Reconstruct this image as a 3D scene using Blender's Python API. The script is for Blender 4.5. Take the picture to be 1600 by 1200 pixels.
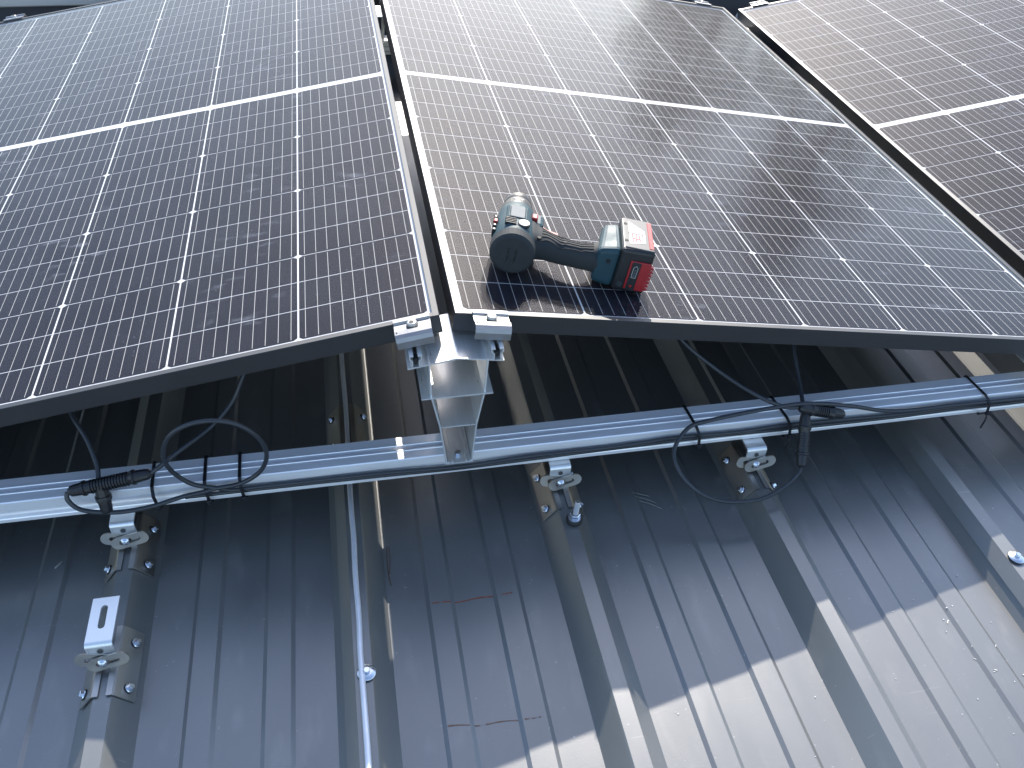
import bpy, bmesh, math, random
from mathutils import Matrix, Vector
random.seed(7)
S = bpy.context.scene
for o in list(bpy.data.objects): bpy.data.objects.remove(o, do_unlink=True)
COL = S.collection
R = math.radians

# ---------------------------------------------------------------- camera, sky, sun, exposure
cam = bpy.data.cameras.new('camera'); cam_o = bpy.data.objects.new('camera', cam); COL.objects.link(cam_o)
cam.sensor_width = 36; cam.lens = 36*1346.1/1600; cam.clip_start = .02; cam.clip_end = 3000
rt, up, bk = (.982011, -.185544, .035053), (.096404, .652264, .751836), (-.162362, -.734932, .658417)
cam_o.matrix_world = Matrix(((rt[0], up[0], bk[0], -.114812), (rt[1], up[1], bk[1], -.956468), (rt[2], up[2], bk[2], .716382), (0, 0, 0, 1)))
S.camera = cam_o
SUN = Vector((.35, 1.315, 1.0)).normalized()          # towards the sun
SUN_EL = math.asin(SUN.z); SUN_AZ = math.atan2(SUN.x, SUN.y)
w = bpy.data.worlds.new('World'); S.world = w; w.use_nodes = True
nt = w.node_tree; bg = nt.nodes['Background']
sky = nt.nodes.new('ShaderNodeTexSky'); sky.sky_type = 'NISHITA'; sky.sun_disc = False
sky.sun_elevation = SUN_EL; sky.sun_rotation = SUN_AZ; sky.air_density = 1.0; sky.dust_density = .9; sky.ozone_density = 1.2
nt.links.new(sky.outputs[0], bg.inputs[0]); bg.inputs[1].default_value = .15
sun = bpy.data.lights.new('sun', 'SUN'); sun.energy = 3.7; sun.angle = R(.53); sun.color = (1, .94, .85)
sun_o = bpy.data.objects.new('sun', sun); COL.objects.link(sun_o)
sun_o.rotation_euler = (-SUN).to_track_quat('-Z', 'Y').to_euler(); sun_o.location = (3, 6, 6)
S.view_settings.view_transform = 'Standard'; S.view_settings.look = 'None'
S.view_settings.exposure = 1.25; S.view_settings.gamma = 1; S.view_settings.use_curve_mapping = False
S.render.engine = 'CYCLES'
S.cycles.max_bounces = 8; S.cycles.transparent_max_bounces = 12

# ---------------------------------------------------------------- materials
def mat(name, col, rough=.5, metal=0, spec=.5, var=0, vscale=8, bump=0, bscale=60, stretch=None, rvar=0, coat=0):
    m = bpy.data.materials.new(name); m.use_nodes = True
    n = m.node_tree.nodes; l = m.node_tree.links; b = n['Principled BSDF']
    b.inputs['Base Color'].default_value = (*col, 1); b.inputs['Roughness'].default_value = rough
    b.inputs['Metallic'].default_value = metal; b.inputs['Specular IOR Level'].default_value = spec
    b.inputs['Coat Weight'].default_value = coat; b.inputs['Coat Roughness'].default_value = .15
    if var or bump or rvar:
        tc = n.new('ShaderNodeTexCoord'); src = tc.outputs['Object']
        if stretch:
            mp = n.new('ShaderNodeMapping'); mp.inputs['Scale'].default_value = stretch
            l.new(src, mp.inputs[0]); src = mp.outputs[0]
        nz = n.new('ShaderNodeTexNoise'); nz.inputs['Scale'].default_value = vscale; nz.inputs['Detail'].default_value = 6
        l.new(src, nz.inputs['Vector'])
        if var:
            mx = n.new('ShaderNodeMix'); mx.data_type = 'RGBA'
            mx.inputs['A'].default_value = (*[c*(1-var) for c in col], 1); mx.inputs['B'].default_value = (*[min(1, c*(1+var)) for c in col], 1)
            l.new(nz.outputs['Fac'], mx.inputs['Factor']); l.new(mx.outputs['Result'], b.inputs['Base Color'])
        if rvar:
            mr = n.new('ShaderNodeMapRange'); mr.inputs['From Min'].default_value = .3; mr.inputs['From Max'].default_value = .7
            mr.inputs['To Min'].default_value = rough-rvar; mr.inputs['To Max'].default_value = rough+rvar
            l.new(nz.outputs['Fac'], mr.inputs['Value']); l.new(mr.outputs['Result'], b.inputs['Roughness'])
        if bump:
            nb = n.new('ShaderNodeTexNoise'); nb.inputs['Scale'].default_value = bscale; nb.inputs['Detail'].default_value = 3
            l.new(src, nb.inputs['Vector'])
            bp = n.new('ShaderNodeBump'); bp.inputs['Strength'].default_value = bump; bp.inputs['Distance'].default_value = .002
            l.new(nb.outputs['Fac'], bp.inputs['Height']); l.new(bp.outputs['Normal'], b.inputs['Normal'])
    return m

def roof_material():
    m = bpy.data.materials.new('painted_roof_sheet'); m.use_nodes = True
    n = m.node_tree.nodes; l = m.node_tree.links; b = n['Principled BSDF']
    tc = n.new('ShaderNodeTexCoord')
    def noise(scale, st, detail=5):
        mp = n.new('ShaderNodeMapping'); mp.inputs['Scale'].default_value = st; l.new(tc.outputs['Object'], mp.inputs[0])
        z = n.new('ShaderNodeTexNoise'); z.inputs['Scale'].default_value = scale; z.inputs['Detail'].default_value = detail
        l.new(mp.outputs[0], z.inputs['Vector']); return z.outputs['Fac']
    def ramp(src, p0, p1, c0, c1):
        r = n.new('ShaderNodeValToRGB'); r.color_ramp.elements[0].position = p0; r.color_ramp.elements[1].position = p1
        r.color_ramp.elements[0].color = (*c0, 1); r.color_ramp.elements[1].color = (*c1, 1); l.new(src, r.inputs[0]); return r.outputs[0]
    base = ramp(noise(5, (3, .5, 1)), .3, .7, (.084, .085, .081), (.106, .106, .100))
    def over(a, fac, colr):
        x = n.new('ShaderNodeMix'); x.data_type = 'RGBA'; l.new(fac, x.inputs['Factor']); l.new(a, x.inputs['A']); x.inputs['B'].default_value = (*colr, 1); return x.outputs['Result']
    dirt = ramp(noise(26, (1, .35, 1), 8), .58, .80, (0, 0, 0), (.30, .30, .30))
    c1 = over(base, dirt, (.30, .285, .25))
    spot = ramp(noise(170, (1, 1, 1), 2), .735, .78, (0, 0, 0), (.55, .55, .55))
    c2 = over(c1, spot, (.42, .41, .38))
    scr = ramp(noise(30, (.25, 7, 1), 4), .70, .76, (0, 0, 0), (.18, .18, .18))
    c3 = over(c2, scr, (.4, .39, .36))
    l.new(c3, b.inputs['Base Color'])
    mr = n.new('ShaderNodeMapRange'); mr.inputs['From Min'].default_value = .3; mr.inputs['From Max'].default_value = .7
    mr.inputs['To Min'].default_value = .29; mr.inputs['To Max'].default_value = .41
    l.new(noise(14, (1, .4, 1)), mr.inputs['Value']); l.new(mr.outputs['Result'], b.inputs['Roughness'])
    b.inputs['Specular IOR Level'].default_value = 1.0
    b.inputs['Coat Weight'].default_value = 1.0; b.inputs['Coat Roughness'].default_value = .36; b.inputs['Coat IOR'].default_value = 1.75
    bp = n.new('ShaderNodeBump'); bp.inputs['Strength'].default_value = .12; bp.inputs['Distance'].default_value = .001
    l.new(noise(500, (1, 1, 1), 2), bp.inputs['Height']); l.new(bp.outputs['Normal'], b.inputs['Normal'])
    return m

def glass_material():
    m = bpy.data.materials.new('dusty_solar_glass'); m.use_nodes = True
    n = m.node_tree.nodes; l = m.node_tree.links; n.remove(n['Principled BSDF']); out = n['Material Output']
    tc = n.new('ShaderNodeTexCoord')
    tr = n.new('ShaderNodeBsdfTransparent'); tr.inputs[0].default_value = (.96, .965, .965, 1)
    g1 = n.new('ShaderNodeBsdfGlossy'); g1.inputs['Roughness'].default_value = .10; g1.inputs['Color'].default_value = (1, .97, .93, 1)
    g2 = n.new('ShaderNodeBsdfGlossy'); g2.inputs['Roughness'].default_value = .62
    gm = n.new('ShaderNodeMixShader'); gm.inputs[0].default_value = .08; l.new(g1.outputs[0], gm.inputs[1]); l.new(g2.outputs[0], gm.inputs[2])
    lw = n.new('ShaderNodeLayerWeight'); lw.inputs[0].default_value = .5        # Schlick reflectance, alike from both sides
    p5 = n.new('ShaderNodeMath'); p5.operation = 'POWER'; p5.inputs[1].default_value = 5; l.new(lw.outputs['Facing'], p5.inputs[0])
    sc_ = n.new('ShaderNodeMath'); sc_.operation = 'MULTIPLY_ADD'; sc_.inputs[1].default_value = .52; sc_.inputs[2].default_value = .020; l.new(p5.outputs[0], sc_.inputs[0])
    mx = n.new('ShaderNodeMixShader'); l.new(sc_.outputs[0], mx.inputs[0]); l.new(tr.outputs[0], mx.inputs[1]); l.new(gm.outputs[0], mx.inputs[2])
    # thin dust film with smears and dried drops
    df = n.new('ShaderNodeBsdfDiffuse'); df.inputs[0].default_value = (.52, .56, .64, 1)
    def noise(scale, st, det):
        mp = n.new('ShaderNodeMapping'); mp.inputs['Scale'].default_value = st; l.new(tc.outputs['Object'], mp.inputs[0])
        z = n.new('ShaderNodeTexNoise'); z.inputs['Scale'].default_value = scale; z.inputs['Detail'].default_value = det
        l.new(mp.outputs[0], z.inputs['Vector']); return z.outputs['Fac']
    def rng(src, a, b_, c, d):
        r = n.new('ShaderNodeMapRange'); r.inputs['From Min'].default_value = a; r.inputs['From Max'].default_value = b_
        r.inputs['To Min'].default_value = c; r.inputs['To Max'].default_value = d; l.new(src, r.inputs['Value']); return r.outputs['Result']
    def mth(op, a, b_):
        q = n.new('ShaderNodeMath'); q.operation = op; q.use_clamp = True
        l.new(a, q.inputs[0])
        if isinstance(b_, float): q.inputs[1].default_value = b_
        else: l.new(b_, q.inputs[1])
        return q.outputs[0]
    film = rng(noise(7, (1, 1, 1), 4), .35, .7, .006, .020)
    smear = mth('MULTIPLY', rng(noise(30, (.6, 1.6, 1), 3), .58, .70, 0, .13), rng(noise(4, (1, 1, 1), 2), .52, .62, 0, 1))
    drops = mth('MULTIPLY', rng(noise(210, (1, 1, 1), 1), .68, .74, 0, .20), rng(noise(5, (1, 1, 1), 2), .50, .62, 0, 1))
    tot = mth('ADD', mth('ADD', film, smear), drops)
    fin = n.new('ShaderNodeMixShader'); l.new(tot, fin.inputs[0]); l.new(mx.outputs[0], fin.inputs[1]); l.new(df.outputs[0], fin.inputs[2])
    l.new(fin.outputs[0], out.inputs[0])
    return m

def clear_material():
    m = bpy.data.materials.new('glass_body'); m.use_nodes = True
    n = m.node_tree.nodes; n.remove(n['Principled BSDF']); t = n.new('ShaderNodeBsdfTransparent')
    m.node_tree.links.new(t.outputs[0], n['Material Output'].inputs[0]); return m

M = {}
M['roof'] = roof_material()
M['glass'] = glass_material(); M['clear'] = clear_material()
M['cell'] = mat('silicon_cell', (.0080, .0070, .0125), .6, spec=.03, var=.25, vscale=3, stretch=(40, .5, 1))
M['ribbon'] = mat('tinned_ribbon', (.42, .405, .39), .6, spec=.1)
M['sheet'] = mat('white_backsheet', (.60, .60, .62), .6, spec=.1)
M['frame'] = mat('anodised_frame', (.005, .005, .007), .50, 0, 1.0, var=.12, vscale=5, stretch=(4, 4, 4), rvar=.05)
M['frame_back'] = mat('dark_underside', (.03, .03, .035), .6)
M['alu'] = mat('mill_aluminium', (.90, .89, .90), .34, .40, var=.06, vscale=30, stretch=(.4, 4, 4), bump=.03, bscale=120, rvar=.06)
M['alu_post'] = mat('brushed_aluminium', (.86, .86, .84), .32, .70, var=.07, vscale=40, stretch=(8, .6, .6), rvar=.05)
M['clamp'] = mat('clamp_aluminium', (.30, .30, .31), .50, 1, var=.06, vscale=40, bump=.06, bscale=200, rvar=.06)
M['steel'] = mat('stainless_sheet', (.45, .43, .405), .40, 1, var=.12, vscale=24, bump=.05, bscale=150, rvar=.08)
M['zinc'] = mat('zinc_screw', (.72, .74, .78), .25, 1, var=.1, vscale=90)
M['rubber'] = mat('black_rubber', (.012, .012, .013), .6, var=.2, vscale=40)
M['cable'] = mat('black_cable', (.028, .032, .038), .36, var=.2, vscale=60)
M['plastic'] = mat('black_connector', (.012, .012, .014), .38, var=.2, vscale=60)
M['tie'] = mat('black_tie', (.010, .010, .012), .45)
M['wire'] = mat('aluminium_wire', (.80, .80, .83), .45, .7, var=.1, vscale=40, bump=.1, bscale=90)
M['parapet'] = mat('render_wall', (.07, .072, .08), .85, var=.15, vscale=8, bump=.3, bscale=120)
M['coping'] = mat('pale_coping', (.48, .46, .42), .7, var=.1, vscale=6, bump=.15, bscale=80)
M['ground'] = mat('yard_ground', (.09, .10, .07), .9, var=.4, vscale=.3, bump=.3, bscale=4)
M['bark'] = mat('bark', (.06, .045, .035), .9, var=.3, vscale=10)
M['leaf'] = mat('dark_foliage', (.035, .055, .025), .6, var=.4, vscale=2)
M['blue'] = mat('petrol_blue_housing', (.016, .050, .066), .55, 0, .35, var=.12, vscale=40, bump=.08, bscale=300, rvar=.06)
M['grip'] = mat('dark_rubber_grip', (.030, .034, .037), .72, 0, .25, var=.2, vscale=60, bump=.15, bscale=400)
M['groove'] = mat('grip_groove', (.006, .006, .007), .7)
M['chuck'] = mat('chuck_metal', (.10, .097, .094), .45, .35, var=.2, vscale=60, rvar=.08)
M['chuck_dark'] = mat('chuck_collar', (.05, .052, .055), .45, var=.2, vscale=60)
M['red'] = mat('red_plastic', (.32, .014, .018), .4, var=.1, vscale=60)
M['black'] = mat('black_plastic', (.014, .015, .017), .42, var=.2, vscale=60, bump=.06, bscale=300)
M['greyplate'] = mat('grey_nameplate', (.085, .105, .12), .6, 0, .3, var=.15, vscale=50)
M['greyband'] = mat('grey_battery_top', (.075, .074, .072), .45, var=.12, vscale=50)
M['white'] = mat('white_print', (.42, .41, .40), .45, var=.06, vscale=60)
M['rustmark'] = mat('orange_crayon', (.28, .075, .035), .8, var=.4, vscale=160)
M['rustmark2'] = mat('faded_crayon', (.24, .135, .085), .8, var=.4, vscale=160)
M['leafdry'] = mat('bleached_scrap', (.30, .29, .24), .8, var=.2, vscale=60)
M['twig'] = mat('rusty_twig', (.13, .07, .04), .8, var=.3, vscale=90)
M['chip'] = mat('pale_shaving', (.72, .70, .64), .5)

# ---------------------------------------------------------------- mesh helpers
class MB:
    def __init__(s): s.v = []; s.f = []; s.mi = []; s.sm = []
    def add(s, vs, fs, mi=0, smooth=False):
        o = len(s.v); s.v += [tuple(v) for v in vs]
        for f in fs: s.f.append([i+o for i in f]); s.mi.append(mi); s.sm.append(smooth)
        return s
    def box(s, x0, x1, y0, y1, z0, z1, mi=0):
        vs = [(x, y, z) for z in (z0, z1) for y in (y0, y1) for x in (x0, x1)]
        return s.add(vs, [(0, 2, 3, 1), (4, 5, 7, 6), (0, 1, 5, 4), (2, 6, 7, 3), (0, 4, 6, 2), (1, 3, 7, 5)], mi)
    def prism(s, poly, axis, a, b, mi=0, smooth=False):
        """extrude a closed 2D polygon along axis 0/1/2 from a to b"""
        def P(p, t):
            if axis == 0: return (t, p[0], p[1])
            if axis == 1: return (p[0], t, p[1])
            return (p[0], p[1], t)
        n = len(poly); vs = [P(p, a) for p in poly]+[P(p, b) for p in poly]
        s.add(vs, [(i, (i+1) % n, n+(i+1) % n, n+i) for i in range(n)], mi, smooth)
        return s.add(vs, [tuple(range(n-1, -1, -1)), tuple(range(n, 2*n))], mi)
    def sheet(s, pts, th, axis, a, b, mi=0):
        """open polyline (2D) given thickness th on its right-hand side, extruded along axis"""
        n = len(pts); off = []
        for i in range(n):
            d = Vector((0, 0))
            for j in (i-1, i):
                if 0 <= j < n-1:
                    e = Vector(pts[j+1])-Vector(pts[j]); e.normalize(); d += Vector((e.y, -e.x))
            d.normalize()
            e = Vector(pts[min(i+1, n-1)])-Vector(pts[max(0, min(i, n-2))]) if i < n-1 else Vector(pts[i])-Vector(pts[i-1])
            e.normalize(); c = max(.4, d.dot(Vector((e.y, -e.x))))
            off.append((pts[i][0]+d.x*th/c, pts[i][1]+d.y*th/c))
        def P(p, t):
            if axis == 0: return (t, p[0], p[1])
            if axis == 1: return (p[0], t, p[1])
            return (p[0], p[1], t)
        vs = [P(p, t) for t in (a, b) for p in list(pts)+off]
        m = 2*n; fs = []
        for i in range(n-1):
            fs += [(i, i+1, m+i+1, m+i), (n+i+1, n+i, m+n+i, m+n+i+1), (i+1, i, n+i, n+i+1), (m+i, m+i+1, m+n+i+1, m+n+i)]
        fs += [(0, m, m+n, n), (n-1, 2*n-1, m+2*n-1, m+n-1)]
        return s.add(vs, fs, mi)
    def lathe(s, prof, o=(0, 0, 0), ax=(0, 0, 1), seg=20, mi=0, smooth=True, squash=1):
        ax = Vector(ax).normalized(); u = ax.orthogonal().normalized(); v = ax.cross(u); o = Vector(o)
        vs = []; n = len(prof)
        for t, r in prof:
            for k in range(seg):
                a = 2*math.pi*k/seg; vs.append(o+ax*t+(u*math.cos(a)+v*math.sin(a)*squash)*r)
        fs = [(i*seg+k, i*seg+(k+1) % seg, (i+1)*seg+(k+1) % seg, (i+1)*seg+k) for i in range(n-1) for k in range(seg)]
        s.add(vs, fs, mi, smooth)
        s.add(vs[:seg], [tuple(range(seg-1, -1, -1))], mi); s.add(vs[-seg:], [tuple(range(seg))], mi)
        return s
    def tube(s, pts, r, seg=10, mi=0, sub=6, closed=False):
        P = [Vector(p) for p in pts]; n = len(P); C = []
        if sub > 1:
            for i in range(n if closed else n-1):
                p0 = P[(i-1) % n] if closed or i > 0 else P[0]*2-P[1]; p1 = P[i]; p2 = P[(i+1) % n]
                p3 = P[(i+2) % n] if closed or i+2 < n else p2*2-p1
                for k in range(sub):
                    t = k/sub
                    C.append(.5*((2*p1)+(p2-p0)*t+(2*p0-5*p1+4*p2-p3)*t*t+(3*p1-p0-3*p2+p3)*t**3))
            if not closed: C.append(P[-1])
        else: C = P
        m = len(C); vs = []; u = None
        rr = r if callable(r) else (lambda t: r)
        for i in range(m):
            a = C[(i-1) % m] if closed or i > 0 else C[0]; b = C[(i+1) % m] if closed or i < m-1 else C[-1]
            d = (b-a).normalized()
            u = d.orthogonal().normalized() if u is None else (u-d*u.dot(d)).normalized()
            v = d.cross(u)
            for k in range(seg):
                q = 2*math.pi*k/seg; vs.append(C[i]+(u*math.cos(q)+v*math.sin(q))*rr(i/max(1, m-1)))
        L = m if closed else m-1
        s.add(vs, [(i*seg+k, i*seg+(k+1) % seg, ((i+1) % m)*seg+(k+1) % seg, ((i+1) % m)*seg+k) for i in range(L) for k in range(seg)], mi, True)
        if not closed:
            s.add(vs[:seg], [tuple(range(seg-1, -1, -1))], mi); s.add(vs[-seg:], [tuple(range(seg))], mi)
        return s
    def mesh(s, name, mats):
        me = bpy.data.meshes.new(name); me.from_pydata(s.v, [], s.f)
        for m in (mats if isinstance(mats, (list, tuple)) else [mats]): me.materials.append(m)
        for p, i, q in zip(me.polygons, s.mi, s.sm): p.material_index = i; p.use_smooth = q
        bm = bmesh.new(); bm.from_mesh(me); bmesh.ops.recalc_face_normals(bm, faces=bm.faces); bm.to_mesh(me); bm.free()
        me.update(); return me
    def build(s, name, mats, parent=None): return link(name, s.mesh(name, mats), parent)

def link(name, me, parent=None, loc=None):
    o = bpy.data.objects.new(name, me); COL.objects.link(o)
    if parent: o.parent = parent
    if loc: o.location = loc
    return o
def empty(name, mw=None, loc=None):
    o = bpy.data.objects.new(name, None); COL.objects.link(o); o.empty_display_size = .05
    if mw: o.matrix_world = mw
    if loc: o.location = loc
    return o
def tag(o, label=None, cat=None, group=None, kind=None):
    if label: o['label'] = label
    if cat: o['category'] = cat
    if group: o['group'] = group
    if kind: o['kind'] = kind
    return o
def copy_tree(o, parent=None):
    c = o.copy(); COL.objects.link(c); c.parent = parent
    for ch in list(o.children): copy_tree(ch, c)
    return c
def rbox(x0, x1, y0, y1, z0, z1, bev=.004, seg=2, taper=None):
    """bevelled box as (verts, faces); taper(v) may move the corners first"""
    bm = bmesh.new(); bmesh.ops.create_cube(bm, size=1)
    for v in bm.verts:
        v.co = Vector(((x0+x1)/2+v.co.x*(x1-x0), (y0+y1)/2+v.co.y*(y1-y0), (z0+z1)/2+v.co.z*(z1-z0)))
        if taper: v.co = taper(v.co)
    bmesh.ops.bevel(bm, geom=list(bm.edges), offset=bev, segments=seg, profile=.5, affect='EDGES')
    bm.verts.index_update()
    r = ([v.co.copy() for v in bm.verts], [[v.index for v in f.verts] for f in bm.faces]); bm.free(); return r
def slotted(outer, inner, th):
    """flat plate (2D outline with a hole) of thickness th in local XY, as (verts, faces)"""
    bm = bmesh.new()
    def ring(pts):
        vs = [bm.verts.new((p[0], p[1], 0)) for p in pts]
        return [bm.edges.new((vs[i], vs[(i+1) % len(vs)])) for i in range(len(vs))]
    es = ring(outer)+ring(inner)
    bmesh.ops.triangle_fill(bm, edges=es, use_beauty=True, use_dissolve=False)
    g = bmesh.ops.extrude_face_region(bm, geom=list(bm.faces))
    for v in g['geom']:
        if isinstance(v, bmesh.types.BMVert): v.co.z += th
    bm.verts.index_update()
    r = ([v.co.copy() for v in bm.verts], [[v.index for v in f.verts] for f in bm.faces]); bm.free(); return r
def stadium(cx, cy, hx, r, n=6, ang=0, hor=True):
    p = []
    for k in range(n+1): a = -math.pi/2+math.pi*k/n; p.append((hx+r*math.cos(a), r*math.sin(a)))
    for k in range(n+1): a = math.pi/2+math.pi*k/n; p.append((-hx+r*math.cos(a), r*math.sin(a)))
    if not hor: p = [(-y, x) for x, y in p]
    ca, sa = math.cos(ang), math.sin(ang)
    return [(cx+x*ca-y*sa, cy+x*sa+y*ca) for x, y in p]
def circ(r, n, a0=0): return [(r*math.cos(a0+2*math.pi*k/n), r*math.sin(a0+2*math.pi*k/n)) for k in range(n)]

# ---------------------------------------------------------------- roof
ZP, ZT, PITCH, RC = -.373, -.338, .333, .1735      # pan level, rib crown level, rib pitch, one rib centre
roof = tag(empty('roof', loc=(0, 0, 0)), kind='structure')
def rib_profile(c, dz=0):
    return [(c-.0395, ZP+dz), (c-.0135, ZT-.0025+dz), (c-.0112, ZT+dz), (c+.0112, ZT+dz), (c+.0135, ZT-.0025+dz), (c+.0395, ZP+dz)]
def pan_profile(c):
    p = []
    for a, b in ((.0985, .1345), (.1985, .2365)):
        p += [(c+a-.0030, ZP), (c+a+.0028, ZP+.0038), (c+b-.0028, ZP+.0038), (c+b+.0030, ZP)]
    return p
x0 = RC-PITCH                                        # a lap rib
for k in (-3, -2, -1, 0, 1, 2):
    c = x0+k*3*PITCH; pts = []
    lap = rib_profile(c, .0014)
    pts += [(c-.0285, ZT-.0175+.0014)]+[(x-.0008 if x < c else x, z) for x, z in lap[1:5]]+[(c+.0395, ZP)]
    pts += pan_profile(c)
    for j in (1, 2): pts += rib_profile(c+j*PITCH)+pan_profile(c+j*PITCH)
    e = rib_profile(c+3*PITCH, -.0004); pts += e[:4]
    mb = MB(); n = len(pts)
    ys = [-2.6, -1.2, -.4, .4, 1.2, 2.2]
    vs = [(x, y, z) for y in ys for x, z in pts]
    mb.add(vs, [(j*n+i, j*n+i+1, (j+1)*n+i+1, (j+1)*n+i) for j in range(len(ys)-1) for i in range(n-1)])
    mb.build('roof_sheet', M['roof'], roof)
def hexprism(mb, o, ax, r, h, mi=0):
    mb.lathe([(0, r), (h*.85, r), (h, r*.86)], o, ax, 6, mi, False)
# crown screws with bonded washers
def roof_screw(x, y, tilt=0):
    mb = MB(); o = Vector((x, y, ZT+.0015)); ax = (tilt, 0, 1)
    mb.lathe([(0, .0118), (.0024, .0124), (.0030, .0112)], o, ax, 24, 1)
    mb.lathe([(.0031, .0126), (.0042, .0118), (.0050, .0062)], o, ax, 24, 0)
    mb.lathe([(.0050, .0050), (.0056, .0050)], o, ax, 16, 0); hexprism(mb, o+Vector(ax).normalized()*.0056, ax, .0044, .0045)
    mb.build('roof_screw', [M['zinc'], M['rubber']], roof)
roof_screw(x0+.0035, -.328, .10); roof_screw(x0+3*PITCH+.0015, -.297, .06)
ground = tag(MB().add([(-900, -900, -4.5), (900, -900, -4.5), (900, 900, -4.5), (-900, 900, -4.5)], [(0, 1, 2, 3)]).build('ground', M['ground']), kind='structure')
hw = tag(empty('building_wall', loc=(0, 0, -4.5)), 'plain wall of the building below the ribbed metal roof', 'wall')
MB().box(-3.0, 2.7, -2.5, 2.4, 0, 4.07).build('wall', M['parapet'], hw)
pw = tag(empty('parapet_wall', loc=(0, 1.95, ZP)), 'low parapet wall with pale coping along the far roof edge', 'wall')
MB().box(-3.2, 2.9, 0, .16, -.05, .195).build('wall', M['parapet'], pw)
for k in range(6):
    MB().add(*rbox(-3.2+k*1.02, -3.2+k*1.02+1.016, -.03, .20, .196, .250, .004, 1)).build('coping_stone', M['coping'], pw)

# ---------------------------------------------------------------- solar panels
PW, PH, FD = 1.134, 1.762, .030
TILT = R(9.197); ct, st = math.cos(TILT), math.sin(TILT)
def panel_matrix(corner, s):
    u = Vector((ct, 0, s*st)); v = Vector((0, 1, 0)); n = u.cross(v)
    return Matrix(((u.x, v.x, n.x, corner[0]), (u.y, v.y, n.y, corner[1]), (u.z, v.z, n.z, corner[2]), (0, 0, 0, 1)))
CW, CH, GU, GV = .1818, .0698, .0026, .0014
def cell_mesh(kind):
    ch = .0056; w2, h2 = CW/2, CH/2
    p = []
    p += [(-w2+ch, -h2), (w2-ch, -h2), (w2, -h2+ch*.75)] if kind == 'lower' else [(-w2, -h2), (w2, -h2)]
    p += [(w2, h2-ch*.75), (w2-ch, h2), (-w2+ch, h2), (-w2, h2-ch*.75)] if kind == 'upper' else [(w2, h2), (-w2, h2)]
    if kind == 'lower': p += [(-w2, -h2+ch*.75)]
    mb = MB(); mb.add([(x, y, -.00455) for x, y in p], [tuple(range(len(p)))], 0)
    e0, e1 = (-h2+.0032, h2+.0003) if kind == 'lower' else (-h2-.0003, h2-.0032) if kind == 'upper' else (-h2-.0003, h2+.0003)
    for k in range(10):
        x = -w2+CW*(k+.5)/10; b = .00042
        mb.add([(x-b, e0, -.00442), (x+b, e0, -.00442), (x+b, e1, -.00442), (x-b, e1, -.00442)], [(0, 1, 2, 3)], 1)
    return mb.mesh('cell_'+kind, [M['cell'], M['ribbon']])
CELLS = {k: cell_mesh(k) for k in ('lower', 'middle', 'upper')}
def frame_parts():
    out = []
    lw, t, ft = .0095, .0016, .028
    for s in range(4):
        mb = MB()
        if s < 2:     # long sides, along v
            x0_, sg = (0, 1) if s == 0 else (PW, -1)
            f = lambda a: x0_+sg*a
            prof = [(0, -FD), (0, .0003), (.0005, .0009), (lw-.0006, .0009), (lw, .0003), (lw, -.0009), (t, -.0012), (t, -FD+t), (ft, -FD+t), (ft, -FD)]
            mb.prism([(f(a), z) for a, z in prof], 1, 0, PH)
        else:         # short sides, along u
            y0_, sg = (0, 1) if s == 2 else (PH, -1)
            f = lambda a: y0_+sg*a
            prof = [(.0002, -FD+.0002), (.0002, .0001), (.0007, .0007), (lw-.0006, .0007), (lw, .0001), (lw, -.0010), (t, -.0013), (t, -FD+t), (ft, -FD+t+.0002), (ft, -FD+.0002)]
            mb.prism([(f(a), z) for a, z in prof], 0, .0017, PW-.0017)
        out.append(mb.mesh('frame_side', M['frame']))
    return out
FR = frame_parts()
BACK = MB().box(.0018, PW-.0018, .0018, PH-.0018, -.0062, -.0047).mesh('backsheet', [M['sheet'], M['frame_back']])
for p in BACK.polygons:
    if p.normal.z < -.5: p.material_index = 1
GL = MB().box(.0030, PW-.0030, .0030, PH-.0030, -.0036, -.0004).mesh('glass', [M['glass'], M['clear']])
for p in GL.polygons:
    if p.normal.z < .5: p.material_index = 1
JB = MB().add(*rbox(-.03, .03, -.02, .02, -.024, -.0064, .003, 1)).mesh('junction_box', M['plastic'])
def make_panel(corner, s, label):
    root = empty('solar_module', panel_matrix(corner, s)); tag(root, label, 'solar panel', 'framed solar panels in tilted pairs')
    for me in FR: link('frame_side', me, root)
    link('backsheet', BACK, root); link('glass', GL, root)
    for jx in (.3, .567, .834): link('junction_box', JB, root, (jx, .92, 0))
    half = 12*CH+11*GV; mv = .018; cg = PH-2*mv-2*half
    mu = (PW-6*CW-5*GU)/2
    for hf in range(2):
        for r in range(12):
            y = mv+hf*(half+cg)+r*(CH+GV)+CH/2
            kind = ('lower', 'middle', 'upper')[r % 3]
            for c in range(6): link('cell', CELLS[kind], root, (mu+c*(CW+GU)+CW/2, y, 0))
    return root
left_panel = make_panel((-.0111-PW*ct, 0, -PW*st), 1, 'dark solar panel on the left, sloping down to the left')
right_panel = make_panel((.0111, .0005, .0006), -1, 'solar panel in the middle with the cordless drill lying on it')
added_shade_panel = make_panel((-1.1831-PW*ct, 0, .0010), -1, 'unseen solar panel added past the left edge to shade the valley')  # out of view, added to keep light from under the left panel
third_panel = make_panel((1.1831, .007, -.1895), 1, 'solar panel in the upper right corner beyond the dark gap')

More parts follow.
